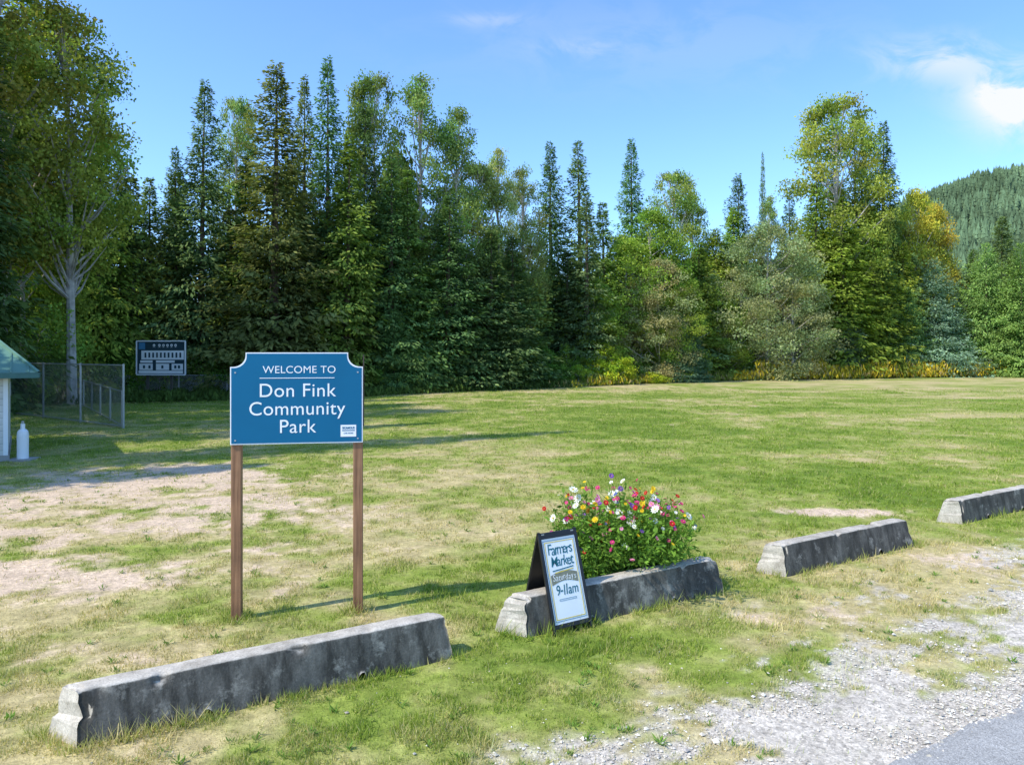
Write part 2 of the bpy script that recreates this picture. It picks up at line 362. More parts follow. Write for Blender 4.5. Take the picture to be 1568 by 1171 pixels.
def barrier(i,bx,by,bl):
    H=.318; wb=BD; wt=.17; rc=.022
    prof=[(-wb/2+(wb-wt)/2*t,(H-rc)*t) for t in np.linspace(0,1,9)]
    prof+=[(-wt/2+rc*(1-math.cos(a)),H-rc+rc*math.sin(a)) for a in (.5,1.0,1.57)]
    prof+=[(0,H+.002)]
    prof+=[(-y,z) for y,z in reversed(prof[:12])]
    nr=110; v=[];f=[]
    for a in range(nr):
        t=a/(nr-1)
        er=.02*max(0,1-min(t,1-t)/.012)
        for (y,z) in prof:
            ins=.045*(z/H)**1.1
            # the cast end is cut on a skew, so its face turns toward the road
            x=ins+(bl-2*ins)*t-.52*(y+wb/2)*(1-t)
            q=Vector((x*4+i*13,y*4,z*4)); nz=mnoise.noise(q); nf=mnoise.noise(q*6)
            dx=.004*nf; dy=(.003*nz+.0012*nf)*(1 if y>0 else -1); dz=.004*nz+.0012*nf
            if z>H*.85 and abs(y)>wt*.3:
                ch=max(0,mnoise.noise(Vector((x*8+i*7,y*20,3.3)))-.33)*.08; dz-=ch; dy-=ch*.6*(1 if y>0 else -1)
            if (t<.02 or t>.98) and z>H*.45:
                ch=max(0,mnoise.noise(Vector((i*5+t*9,y*14,z*14)))+.05)*.05; dz-=ch*.7; dx+=ch*(1 if t<.5 else -1)
            dz-=er*(z/H)*.6; y2=y*(1-er*2)
            zz=z+dz
            if z<.09:
                for xn in (.29*bl,.71*bl):
                    k_=1-abs(x-xn)/.05
                    if k_>0: zz=max(zz,.05*min(1,k_*1.6))
                if z==0 and zz<.02: zz=-.03
            v.append((x+dx,y2+dy+wb/2,zz))
    m_=len(prof)
    for a in range(nr-1):
        for j in range(m_-1): f.append((a*m_+j,(a+1)*m_+j,(a+1)*m_+j+1,a*m_+j+1))
    for base in (0,(nr-1)*m_):
        for j in range(m_//2):
            q=(base+j,base+j+1,base+m_-2-j,base+m_-1-j); q=tuple(dict.fromkeys(q))
            if len(q)>=3: f.append(q if base!=0 else tuple(reversed(q)))
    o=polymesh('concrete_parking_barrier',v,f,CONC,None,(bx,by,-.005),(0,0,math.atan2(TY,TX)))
    fl_=np.ones(len(o.data.polygons),bool); fl_[(nr-1)*(m_-1):]=False
    o.data.polygons.foreach_set('use_smooth',fl_)
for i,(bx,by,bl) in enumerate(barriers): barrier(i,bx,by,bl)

# ------------------------------------------------------------------ park sign
def text(name,s,size,loc,mat,parent,rot=(math.pi/2,0,0),ext=.0008,align='CENTER',shear=0,sx=1,off=0,space=1):
    cu=bpy.data.curves.new(name,'FONT'); cu.body=s; cu.size=size; cu.extrude=ext; cu.align_x=align; cu.shear=shear; cu.offset=off; cu.space_character=space
    cu.materials.append(mat); o=bpy.data.objects.new(name,cu); o.location=loc; o.rotation_euler=rot; o.scale=(sx,1,1); return link(o,parent)
m,nt,out=nmat('sign_wood'); tc=N(nt,'ShaderNodeTexCoord'); mpp=N(nt,'ShaderNodeMapping'); L(nt,tc.outputs['Object'],mpp.inputs[0]); mpp.inputs['Scale'].default_value=(40,40,1.5)
n1=noise(nt,mpp.outputs[0],1,6,.6); n2=noise(nt,tc.outputs['Object'],2.5,3)
r=ramp(nt,n1.outputs[0],[(.3,(.17,.078,.036)),(.7,(.40,.21,.105))]); c=mixc(nt,1,r.outputs[0],ramp(nt,n2.outputs[0],[(.3,.75),(.7,1.25)]).outputs[0],'MULTIPLY')
p=N(nt,'ShaderNodeBsdfPrincipled'); p.inputs['Roughness'].default_value=.75; L(nt,c,p.inputs['Base Color']); b=N(nt,'ShaderNodeBump'); b.inputs['Strength'].default_value=.4; b.inputs['Distance'].default_value=.01; L(nt,n1.outputs[0],b.inputs['Height']); L(nt,b.outputs[0],p.inputs['Normal']); L(nt,p.outputs[0],out.inputs[0]); WOOD=m
BLUE=plain('sign_blue_paint',(.004,.125,.250),.45,0,.05,2,spec=.2); WHITE=plain('white_paint',(.84,.85,.85),.45,0,.03,3); STEEL=plain('galvanised_steel',(.42,.44,.45),.45,.6,.1,8)
ang=math.atan2(6.84-6.66,-1.427+2.49)
S=empty('park_welcome_sign',(-1.958,6.75,0),ang)
hw=.585; zb=1.572; zt=2.402
for k_,xx in (('post_1',-.538),('post_2',.540)):
    box(k_,(xx,.056,2.24/2-.1),(.088,.088,2.24+.2),WOOD,S,(0,0,0),.005)
box('post_edge_strip',(.590,.056,2.05),(.010,.06,.66),plain('strip_dark',(.06,.045,.035)),S)
def outline(hw,zb,zt,nx_,nz_,ins=0,seg=10):
    x1,z0,z1=hw-ins,zb+ins,zt-ins
    right=[(x1,z1-nz_),(x1-nx_*.14,z1-nz_)]+[(x1-nx_*.14-nx_*.72*math.sin(i/seg*math.pi/2), z1-nz_+nz_*.8*(1-math.cos(i/seg*math.pi/2))) for i in range(1,seg+1)]+[(x1-nx_*.86,z1)]
    left=[(-a,b_) for a,b_ in reversed(right)]
    return [(-x1,z0),(x1,z0)]+right+left
def plate(name,pts,y0,y1,mat,parent):
    n_=len(pts); v=[(a,y0,b_) for a,b_ in pts]+[(a,y1,b_) for a,b_ in pts]
    f=[tuple(range(n_)),tuple(reversed(range(n_,2*n_)))]+[(i,i+n_,(i+1)%n_+n_,(i+1)%n_) for i in range(n_)]
    return polymesh(name,v,f,mat,parent)
plate('panel_white_edge',outline(hw,zb,zt,.155,.13),-.006,.010,WHITE,S)
plate('panel',outline(hw,zb,zt,.155,.13,.010),-.0085,-.0065,BLUE,S)
yt=-.0100
text('text_welcome','WELCOME TO',.094,(0.02,yt,2.215),WHITE,S,sx=1.03,off=-.0003,space=1.03)
box('text_rule',(0,-.0098,2.170),(.66,.002,.006),WHITE,S)
text('text_line_1','Don Fink',.174,(0,yt,2.000),WHITE,S,sx=1.0,off=-.0002,space=1.05)
text('text_line_2','Community',.174,(0,yt,1.835),WHITE,S,sx=.99,off=-.0002,space=1.04)
text('text_line_3','Park',.174,(0,yt,1.672),WHITE,S,sx=1.0,off=-.0002,space=1.05)
box('logo_plate',(.455,-.0096,1.682),(.140,.002,.108),WHITE,S)
text('logo_text','SICAMOUS',.027,(.455,-.0115,1.70),BLUE,S,sx=.85,off=.001)
box('logo_wave',(.455,-.0112,1.685),(.115,.001,.008),BLUE,S); text('logo_subtext','LIVE MORE',.018,(.455,-.0115,1.655),BLUE,S)
for xx in (-.54,.54):
    for zz in (1.61,2.22): box('screw',(xx,-.0095,zz),(.014,.004,.014),STEEL,S,(0,0,0),.003)

# ------------------------------------------------------------------ A-frame sign
BLK=plain('a_frame_black',(.014,.014,.015),.4,0,.2,10); CHALK=plain('poster_white',(.84,.86,.85),.5,0,.04,4); TEAL=plain('ink_teal',(.012,.14,.175),.6,0,.25,30); YEL=plain('ink_yellow',(.72,.55,.08),.6); GREYB=plain('ink_olive_grey',(.23,.23,.16),.6,0,.2,20)
GB=plain('ink_blue_grey',(.22,.33,.40),.6)
W=.42; Hh=.835; lean_=math.atan2(.25,.81)
AS=empty('a_frame_sandwich_board',(.355,6.275,0),math.atan2(.225,.351))
fl=bpy.data.objects.new('front_leaf',None); fl.rotation_euler=(-lean_,0,0); link(fl,AS)
def leaf(par,frontside=True):
    t=.022
    box('stile_left',(.014,0,Hh/2+.01),(.028,t,Hh+.02),BLK,par,bev=.002); box('stile_right',(W-.014,0,Hh/2+.01),(.028,t,Hh+.02),BLK,par,bev=.002)
    box('rail_top',(W/2,0,Hh-.015),(W-.058,t-.002,.05),BLK,par,bev=.002); box('rail_bottom',(W/2,0,.06),(W-.058,t-.002,.035),BLK,par,bev=.002)
    box('panel',(W/2,.001,Hh/2+.015),(W-.058,.008,Hh-.10),CHALK if frontside else BLK,par)
leaf(fl)
bl_=bpy.data.objects.new('back_leaf',None); bl_.location=(0,.50,0); bl_.rotation_euler=(lean_,0,0); link(bl_,AS); leaf(bl_,False)
def fr(name,x0,x1,z0,z1,t,mat,y):
    cx=(x0+x1)/2; cz=(z0+z1)/2
    box(name+'_t',(cx,y,z1),(x1-x0+t,.001,t),mat,fl); box(name+'_b',(cx,y,z0),(x1-x0+t,.001,t),mat,fl)
    box(name+'_l',(x0,y,cz),(t,.001,z1-z0-t),mat,fl); box(name+'_r',(x1,y,cz),(t,.001,z1-z0-t),mat,fl)
fr('border_blue',.043,W-.043,.100,.775,.006,GB,-.0040); fr('border_yellow',.057,W-.057,.114,.761,.007,YEL,-.0040)
ty=-.0045
HR=random.Random(8)
def lettering(name,word,size,xc,z,width,mat,dy=0,shear=.12,off=.0012):
    widths={'m':1.45,'M':1.3,'i':.45,'l':.4,'t':.62,'r':.68,'1':.55,'-':.6,'F':.95,'k':.9,'K':.9}
    ws=[widths.get(ch,.95) for ch in word]; tot=sum(ws); x=xc-width/2
    for ch,w_ in zip(word,ws):
        cw=width*w_/tot
        text(name+'_letter',ch,size*HR.uniform(.96,1.06),(x+cw/2,ty-dy,z+HR.uniform(-.004,.004)),mat,fl,(math.pi/2,HR.uniform(-.05,.05),0),.0005,'CENTER',shear,.80,off)
        x+=cw
lettering('farmers','Farmers',.132,W/2,.652,.265,TEAL,off=.0002)
lettering('market','Market',.126,W/2+.004,.553,.238,TEAL,off=.0002)
box('underline',(W/2,ty,.524),(.23,.001,.009),TEAL,fl,(0,-.08,0)); box('underline_yellow',(W/2+.01,ty,.505),(.20,.001,.008),YEL,fl,(0,-.08,0))
bn=[(-.142+.284*i/12,.395+.030*math.sin(i/12*math.pi)) for i in range(13)]
vv=[(W/2+a,ty,b_) for a,b_ in bn]+[(W/2+a,ty,b_+.085) for a,b_ in bn]
polymesh('banner',vv,[(i,i+1,i+14,i+13) for i in range(12)],GREYB,fl)
lettering('saturdays','Saturdays',.076,W/2,.431,.258,CHALK,.0012,.10,-.0008)
lettering('hours','9-11am',.120,W/2+.005,.312,.238,TEAL,off=.0004)
fr('flourish',W/2-.09,W/2+.09,.262,.275,.004,GB,-.0041)
box('hinge_1',(.05,.25,.80),(.03,.03,.012),STEEL,AS); box('hinge_2',(W-.05,.25,.80),(.03,.03,.012),STEEL,AS)

# ------------------------------------------------------------------ flower bush
def flower_bush():
    P=[];C=[]
    R=np.random.default_rng(77); ns=700
    bx=R.normal(1.20,.23,ns); by=R.normal(7.50,.15,ns)
    ax=R.normal(-.10,.46,ns); ay=R.normal(-.05,.30,ns); hh=R.uniform(.35,.98,ns)*(1-.35*np.clip(np.abs(ax),0,1)**1.6)
    tx=bx+ax*hh*1.1; ty_=by+ay*hh
    wide=(tx<.28)|(tx>1.86); tx=np.where(wide,R.uniform(.5,1.7,ns),tx)
    st=R.choice(ns,34,replace=False); hh[st]=R.uniform(.80,1.10,34); tx[st]=R.uniform(.45,1.6,34)
    for i in range(ns):
        p0=np.array([bx[i],by[i],0]); p2=np.array([tx[i],ty_[i],hh[i]]); p1=(p0*.55+p2*.45)+np.array([-.15*(p2-p0)[0],0,.05])
        t=np.linspace(0,1,7)[:,None]; pts=(1-t)**2*p0+2*t*(1-t)*p1+t*t*p2
        for a in range(6):
            w_=.0026; P.append([pts[a]-[w_,0,0],pts[a]+[w_,0,0],pts[a+1]+[w_,0,0],pts[a+1]-[w_,0,0]]); C.append((.14,.24,.05))
    P=np.array(P);C=np.array(C)
    nl=32000; i=R.integers(0,ns,nl); t=R.beta(1.3,1.15,nl)[:,None]*.96
    p0=np.stack([bx,by,0*bx],1)[i]; p2=np.stack([tx,ty_,hh],1)[i]; pp=p0*(1-t)+p2*t+np.array([0,0,.04])*t*(1-t)*4+R.normal(0,.030,(nl,3))
    pp[:,2]=np.maximum(pp[:,2],.01)
    dv=R.normal(0,1,(nl,3)); dv[:,2]=dv[:,2]*.6+.35; sd2=R.normal(0,1,(nl,3))
    ln=R.uniform(.03,.08,nl); K=kites(pp,dv,sd2,ln,ln*R.uniform(.25,.5,nl))
    cc=np.array([.15,.27,.04])*R.uniform(.6,1.6,(nl,1))
    P=np.concatenate([P,K]);C=np.concatenate([C,cc])
    cols=[((.95,.93,.88),.20),((.74,.06,.28),.25),((.66,.03,.05),.13),((.92,.66,.04),.15),((.85,.32,.55),.19),((.30,.13,.52),.07),((.14,.20,.62),.03),((.88,.35,.05),.04)]
    nb=230; score=hh+R.normal(0,.24,ns)-ty_*.45+3.4; top=np.argsort(-score)[:nb]
    pw=np.array([c_[1] for c_ in cols]); pw/=pw.sum()
    for j in top:
        cidx=R.choice(len(cols),p=pw); cc=np.array(cols[cidx][0])
        big=cidx==0 and R.random()<.55
        r=R.uniform(.036,.054) if big else R.uniform(.018,.036)
        ctr=np.array([tx[j],ty_[j],hh[j]])+R.normal(0,.02,3); ctr[2]+=.02
        nrm=np.array([R.normal(0,.5),R.normal(-.6,.4),R.uniform(.3,1)]); nrm/=np.linalg.norm(nrm)
        a=np.cross(nrm,[1,.2,0]); a/=np.linalg.norm(a); b_=np.cross(nrm,a)
        for ly in range(2 if r>.022 else 1):
            npet=10; th=np.linspace(0,2*np.pi,npet,endpoint=False)+R.uniform(0,1)
            dv=np.cos(th)[:,None]*a+np.sin(th)[:,None]*b_+nrm*(.25+.5*ly)
            sdv=-np.sin(th)[:,None]*a+np.cos(th)[:,None]*b_
            K=kites(np.tile(ctr,(npet,1)),dv,sdv,np.full(npet,r*(1-.3*ly)),np.full(npet,r*.62)); P=np.concatenate([P,K]); C=np.concatenate([C,cc*R.uniform(.8,1.1,(npet,1))])
        th=np.linspace(0,2*np.pi,5)[:4]; q=ctr+nrm*r*.25+(np.cos(th)[:,None]*a+np.sin(th)[:,None]*b_)*r*.22
        P=np.concatenate([P,q[None]]); C=np.concatenate([C,[[.6,.42,.05]]])
    # nothing grows through the barrier: drop low foliage in front of its back edge
    cen=P.mean(1); vv_=(cen[:,0]-barriers[1][0])*(-TY)+(cen[:,1]-barriers[1][1])*TX
    ok=~((vv_<BD+.02)&(cen[:,2]<.37)); P=P[ok]; C=C[ok]
    return face_mesh('flower_bush',P,np.clip(C,0,1),[leafmat('flower_foliage',.3,False)])
link(bpy.data.objects.new('flower_bush',flower_bush()))

# ------------------------------------------------------------------ trees
LEAF=leafmat('tree_foliage',.35,True); LEAFB=leafmat('forest_foliage',0,True)
BARKD=plain('bark_dark',(.12,.09,.065),.95,0,.4,4,.5); BARKL=plain('bark_pale',(.42,.39,.35),.95,0,.35,3,.4)
def conifer(seed,h=20.,rad=3.3,droop=.35,nb=620,colr=(.05,.085,.03),bare=.0,rag=.3,fs=1.0,mat=None,dn=15,pw=.92):
    R=np.random.default_rng(seed)
    t=np.sort(R.random(nb)**1.08); t=bare+(1-bare)*t*.99
    az=np.arange(nb)*2.399+R.normal(0,.5,nb)
    lump=1+rag*(fbm(t*9+seed,az*.8+seed,3)-.5)*2.2
    side_l=1+.22*np.sin(az+seed)*np.sin(t*7+seed)
    prof=1.1*np.clip((1-t),0,1)**pw*np.minimum(1,.75+t*2.2)
    Lb=rad*prof*R.uniform(.55,1.15,nb)*lump*side_l+.12
    upl=-droop+ (t**1.5)*(droop+.75)+R.normal(0,.13,nb)
    ns=(Lb*dn+9).astype(int)
    i=np.repeat(np.arange(nb),ns); M_=len(i)
    s=R.random(M_)**.75*.9+.1
    dirx=np.cos(az)[i];diry=np.sin(az)[i]
    lat=R.normal(0,1,M_)*(.12+.16*(1-s))*Lb[i]*.8
    x=dirx*s*Lb[i]-diry*lat; y=diry*s*Lb[i]+dirx*lat
    hang=R.random(M_)**1.5*.5*(1-t[i]*.8)
    z=t[i]*h+upl[i]*s*Lb[i]+.10*Lb[i]*s*s-np.abs(lat)*.25+R.normal(0,.07,M_)-hang
    z=np.maximum(z,.1)
    base=np.stack([x,y,z],1)
    sg=np.sign(lat)
    dv=np.stack([dirx*.9-diry*sg*.7,diry*.9+dirx*sg*.7,upl[i]*.6-.45-hang],1)+R.normal(0,.4,(M_,3))
    sd2=np.stack([-diry,dirx,R.normal(0,.7,M_)],1)
    ln=R.uniform(.24,.50,M_)*fs*(.52+.53*(1-t[i])); wd=ln*R.uniform(.28,.48,M_)
    K=kites(base,dv,sd2,ln,wd)
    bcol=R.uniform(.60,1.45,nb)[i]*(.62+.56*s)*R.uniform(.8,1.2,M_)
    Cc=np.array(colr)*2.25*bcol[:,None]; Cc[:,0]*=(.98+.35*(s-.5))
    tr=tube([(0,0,-.2),(0.03,0,h*.3),(0,.03,h*.65),(0,0,h*.99)],[.013*h,.010*h,.0055*h,.01],8)
    P=np.concatenate([K,tr]); C_=np.concatenate([Cc,np.ones((len(tr),3))*.1]); mi=np.concatenate([np.zeros(M_),np.ones(len(tr))])
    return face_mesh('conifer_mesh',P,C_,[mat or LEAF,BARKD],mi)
def broadleaf(seed,h=18.,cw=3.6,cb=.25,ncl=150,nleaf=24000,colr=(.085,.125,.035),cr=.85,top=.8,ls=1.0,bark=None,hang=.0,mat=None):
    R=np.random.default_rng(seed)
    t=R.random(ncl)**.9; zc=(cb+(1-cb)*t)*h
    prof=np.sin(np.pi*np.clip(t*.86+.13,0,1))**.7*(1-.35*t*(1-top))
    az=R.uniform(0,6.28,ncl); rr=np.sqrt(R.random(ncl)*.85+.15)
    lump=.65+.75*fbm(az*1.1+seed,t*4.5+seed*3,2)
    rad=cw*prof*rr*lump
    c=np.stack([np.cos(az)*rad,np.sin(az)*rad,zc],1)
    crd=cr*R.uniform(.45,1.3,ncl)*(1-.3*t)
    pr=crd**2; i=R.choice(ncl,nleaf,p=pr/pr.sum())
    v=R.normal(0,1,(nleaf,3)); v/=np.linalg.norm(v,axis=1,keepdims=True); q=R.random(nleaf)**.5*R.choice([1,1,1.35],nleaf)
    off=v*q[:,None]*crd[i][:,None]*np.array([1.1,1.1,.72]); off[:,2]-=hang*R.random(nleaf)*crd[i]*1.6
    base=c[i]+off
    base[:,2]=np.maximum(base[:,2],.08)
    ln=R.uniform(.11,.25,nleaf)*ls; K=kites(base,R.normal(0,1,(nleaf,3))+v*.4-np.array([0,0,hang+.1]),R.normal(0,1,(nleaf,3)),ln,ln*R.uniform(.5,.8,nleaf))
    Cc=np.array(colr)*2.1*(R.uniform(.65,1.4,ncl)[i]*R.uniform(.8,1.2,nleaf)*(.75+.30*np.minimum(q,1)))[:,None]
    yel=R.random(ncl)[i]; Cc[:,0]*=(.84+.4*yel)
    T=[]
    bend=R.normal(0,.03*h*.3,2)
    def ax(z): return np.array([bend[0]*math.sin(z/h*3),bend[1]*math.sin(z/h*2.4),z])
    T.append(tube([ax(-.0)-[0,0,.2],ax(h*.2),ax(h*.45),ax(h*.7),ax(h*.93)],[.014*h,.011*h,.0085*h,.005*h,.001*h],8))
    for j in R.choice(ncl,min(ncl,60),replace=False):
        z0=max(cb*h*.75,zc[j]-R.uniform(.08,.22)*h); p0=ax(z0); p2=c[j]; p1=(p0+p2)/2+np.array([0,0,-.25])
        T.append(tube([p0,p1,p2],[.0042*h*(1-t[j]*.6),.0026*h,.0008*h],4))
    T=np.concatenate(T)
    P=np.concatenate([K,T]); C_=np.concatenate([Cc,np.ones((len(T),3))*.2]); mi=np.concatenate([np.zeros(nleaf),np.ones(len(T))])
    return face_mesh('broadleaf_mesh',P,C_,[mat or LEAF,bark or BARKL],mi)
def snag(seed,h=18.):
    R=np.random.default_rng(seed); T=[tube([(0,0,-.2),(.1,0,h*.4),(.05,.1,h*.75),(.2,0,h)],[.008*h,.006*h,.004*h,.01],7)]
    for _ in range(260):
        z=R.uniform(.3,.99)*h; a=R.uniform(0,6.28); l=R.uniform(.3,1.5)*(1.15-z/h*.9); T.append(tube([(.1,0,z),(.1+math.cos(a)*l,math.sin(a)*l,z+R.uniform(-.3,.35))],[.025,.008],3))
    T=np.concatenate(T); return face_mesh('snag_mesh',T,np.ones((len(T),3))*.2,[BARKL],np.zeros(len(T)))
VAR={
 'fir':[conifer(1,droop=.30,colr=(.050,.085,.030)),conifer(2,rad=3.6,droop=.22,colr=(.052,.080,.030),rag=.5),conifer(3,rad=3.0,droop=.38,colr=(.055,.090,.030),rag=.45,bare=.05)],
 'cedar':[conifer(4,rad=3.3,droop=.55,colr=(.078,.115,.030),nb=560,fs=1.15,rag=.5),conifer(5,rad=3.0,droop=.5,colr=(.073,.110,.032),nb=580,fs=1.1,rag=.55)],
 'thin':[conifer(6,rad=2.3,droop=.3,colr=(.065,.10,.045),nb=340,bare=.12,rag=.6),conifer(7,rad=2.5,droop=.3,colr=(.06,.095,.04),nb=360,bare=.25,rag=.6)],
 'spruce':[conifer(8,rad=6.2,droop=.05,colr=(.075,.115,.072),nb=560,rag=.3,fs=1.2,dn=13,pw=.8),conifer(9,rad=6.5,droop=.05,colr=(.075,.125,.045),nb=560,rag=.3,fs=1.2,dn=13,pw=.8)],
 'cotton':[broadleaf(10,h=20,cw=3.4,cb=.28,ncl=130,nleaf=24000,cr=.95,colr=(.112,.142,.045)),broadleaf(11,h=20,cw=3.0,cb=.22,ncl=120,nleaf=22000,cr=.9,colr=(.105,.138,.05)),broadleaf(12,h=20,cw=4.2,cb=.35,ncl=140,nleaf=24000,cr=1.05,colr=(.10,.138,.04))],
 'maple':[broadleaf(13,h=14,cw=4.2,cb=.06,ncl=190,nleaf=28000,cr=1.0,colr=(.092,.140,.030)),broadleaf(14,h=14,cw=3.8,cb=.04,ncl=190,nleaf=28000,cr=.95,colr=(.10,.138,.035))],
 'willow':[broadleaf(15,h=12,cw=4.6,cb=.02,ncl=220,nleaf=34000,cr=.9,colr=(.150,.178,.088),hang=.2,ls=.8),broadleaf(16,h=12,cw=3.8,cb=.02,ncl=180,nleaf=30000,cr=.85,colr=(.160,.178,.088),hang=.25,ls=.8)],
 'shrub':[broadleaf(17,h=3.5,cw=2.4,cb=.0,ncl=90,nleaf=7000,cr=.55,colr=(.075,.12,.028),ls=.9),broadleaf(18,h=3.5,cw=2.8,cb=.0,ncl=100,nleaf=7000,cr=.55,colr=(.07,.115,.03),ls=.9)],
 'snag':[snag(19)],
 'bfir':[conifer(31,droop=.32,colr=(.055,.09,.033),nb=330,fs=1.5,mat=LEAFB,dn=9,rag=.4),conifer(32,rad=3.5,droop=.5,colr=(.065,.103,.033),nb=330,fs=1.5,mat=LEAFB,dn=9,rag=.5)],
 'bleaf':[broadleaf(33,h=14,cw=4.0,cb=.05,ncl=150,nleaf=10000,cr=1.05,colr=(.095,.142,.032),ls=1.7,mat=LEAFB),broadleaf(34,h=14,cw=3.6,cb=.15,ncl=110,nleaf=9000,cr=1.1,colr=(.11,.14,.04),ls=1.7,mat=LEAFB)],
}
BASE={'fir':(20,3.3),'cedar':(20,3.2),'thin':(20,2.5),'spruce':(20,6.3),'cotton':(20,3.5),'maple':(14,4.0),'willow':(12,4.0),'shrub':(3.5,2.6),'snag':(18,1),'bfir':(20,3.3),'bleaf':(14,4)}
NAME={'fir':'fir_tree','cedar':'cedar_tree','thin':'slender_fir_tree','spruce':'spruce_tree','cotton':'cottonwood_tree','maple':'broadleaf_tree','willow':'willow_tree','shrub':'shrub','snag':'dead_tree','bfir':'fir_tree','bleaf':'broadleaf_tree'}
tr_rng=random.Random(3)
def tree(kind,x,y,h,r,tint=(1,1,1),var=None,name=None,parent=None):
    ms=VAR[kind]; me_=ms[var if var is not None else tr_rng.randrange(len(ms))]
    o=bpy.data.objects.new(name or NAME[kind],me_); bh,br=BASE[kind]
    o.location=(x,y,-.05); o.scale=(r/br,r/br,h/bh); o.rotation_euler=(tr_rng.uniform(-.02,.02),tr_rng.uniform(-.02,.02),tr_rng.uniform(0,6.28))
    j=tr_rng.uniform(.86,1.18); o.color=(tint[0]*j*tr_rng.uniform(.94,1.08),tint[1]*j,tint[2]*j,1)
    return link(o,parent)
def T(b,Y_,e,kind,r,tint=(1,1,1),var=None): tree(kind,b*Y_,Y_,2.4+e*Y_,r,tint,var)
YG=(1.35,1.15,.8); DK=(.9,.98,.95); BR=(1.35,1.05,.9); LG=(1.25,1.3,.9)
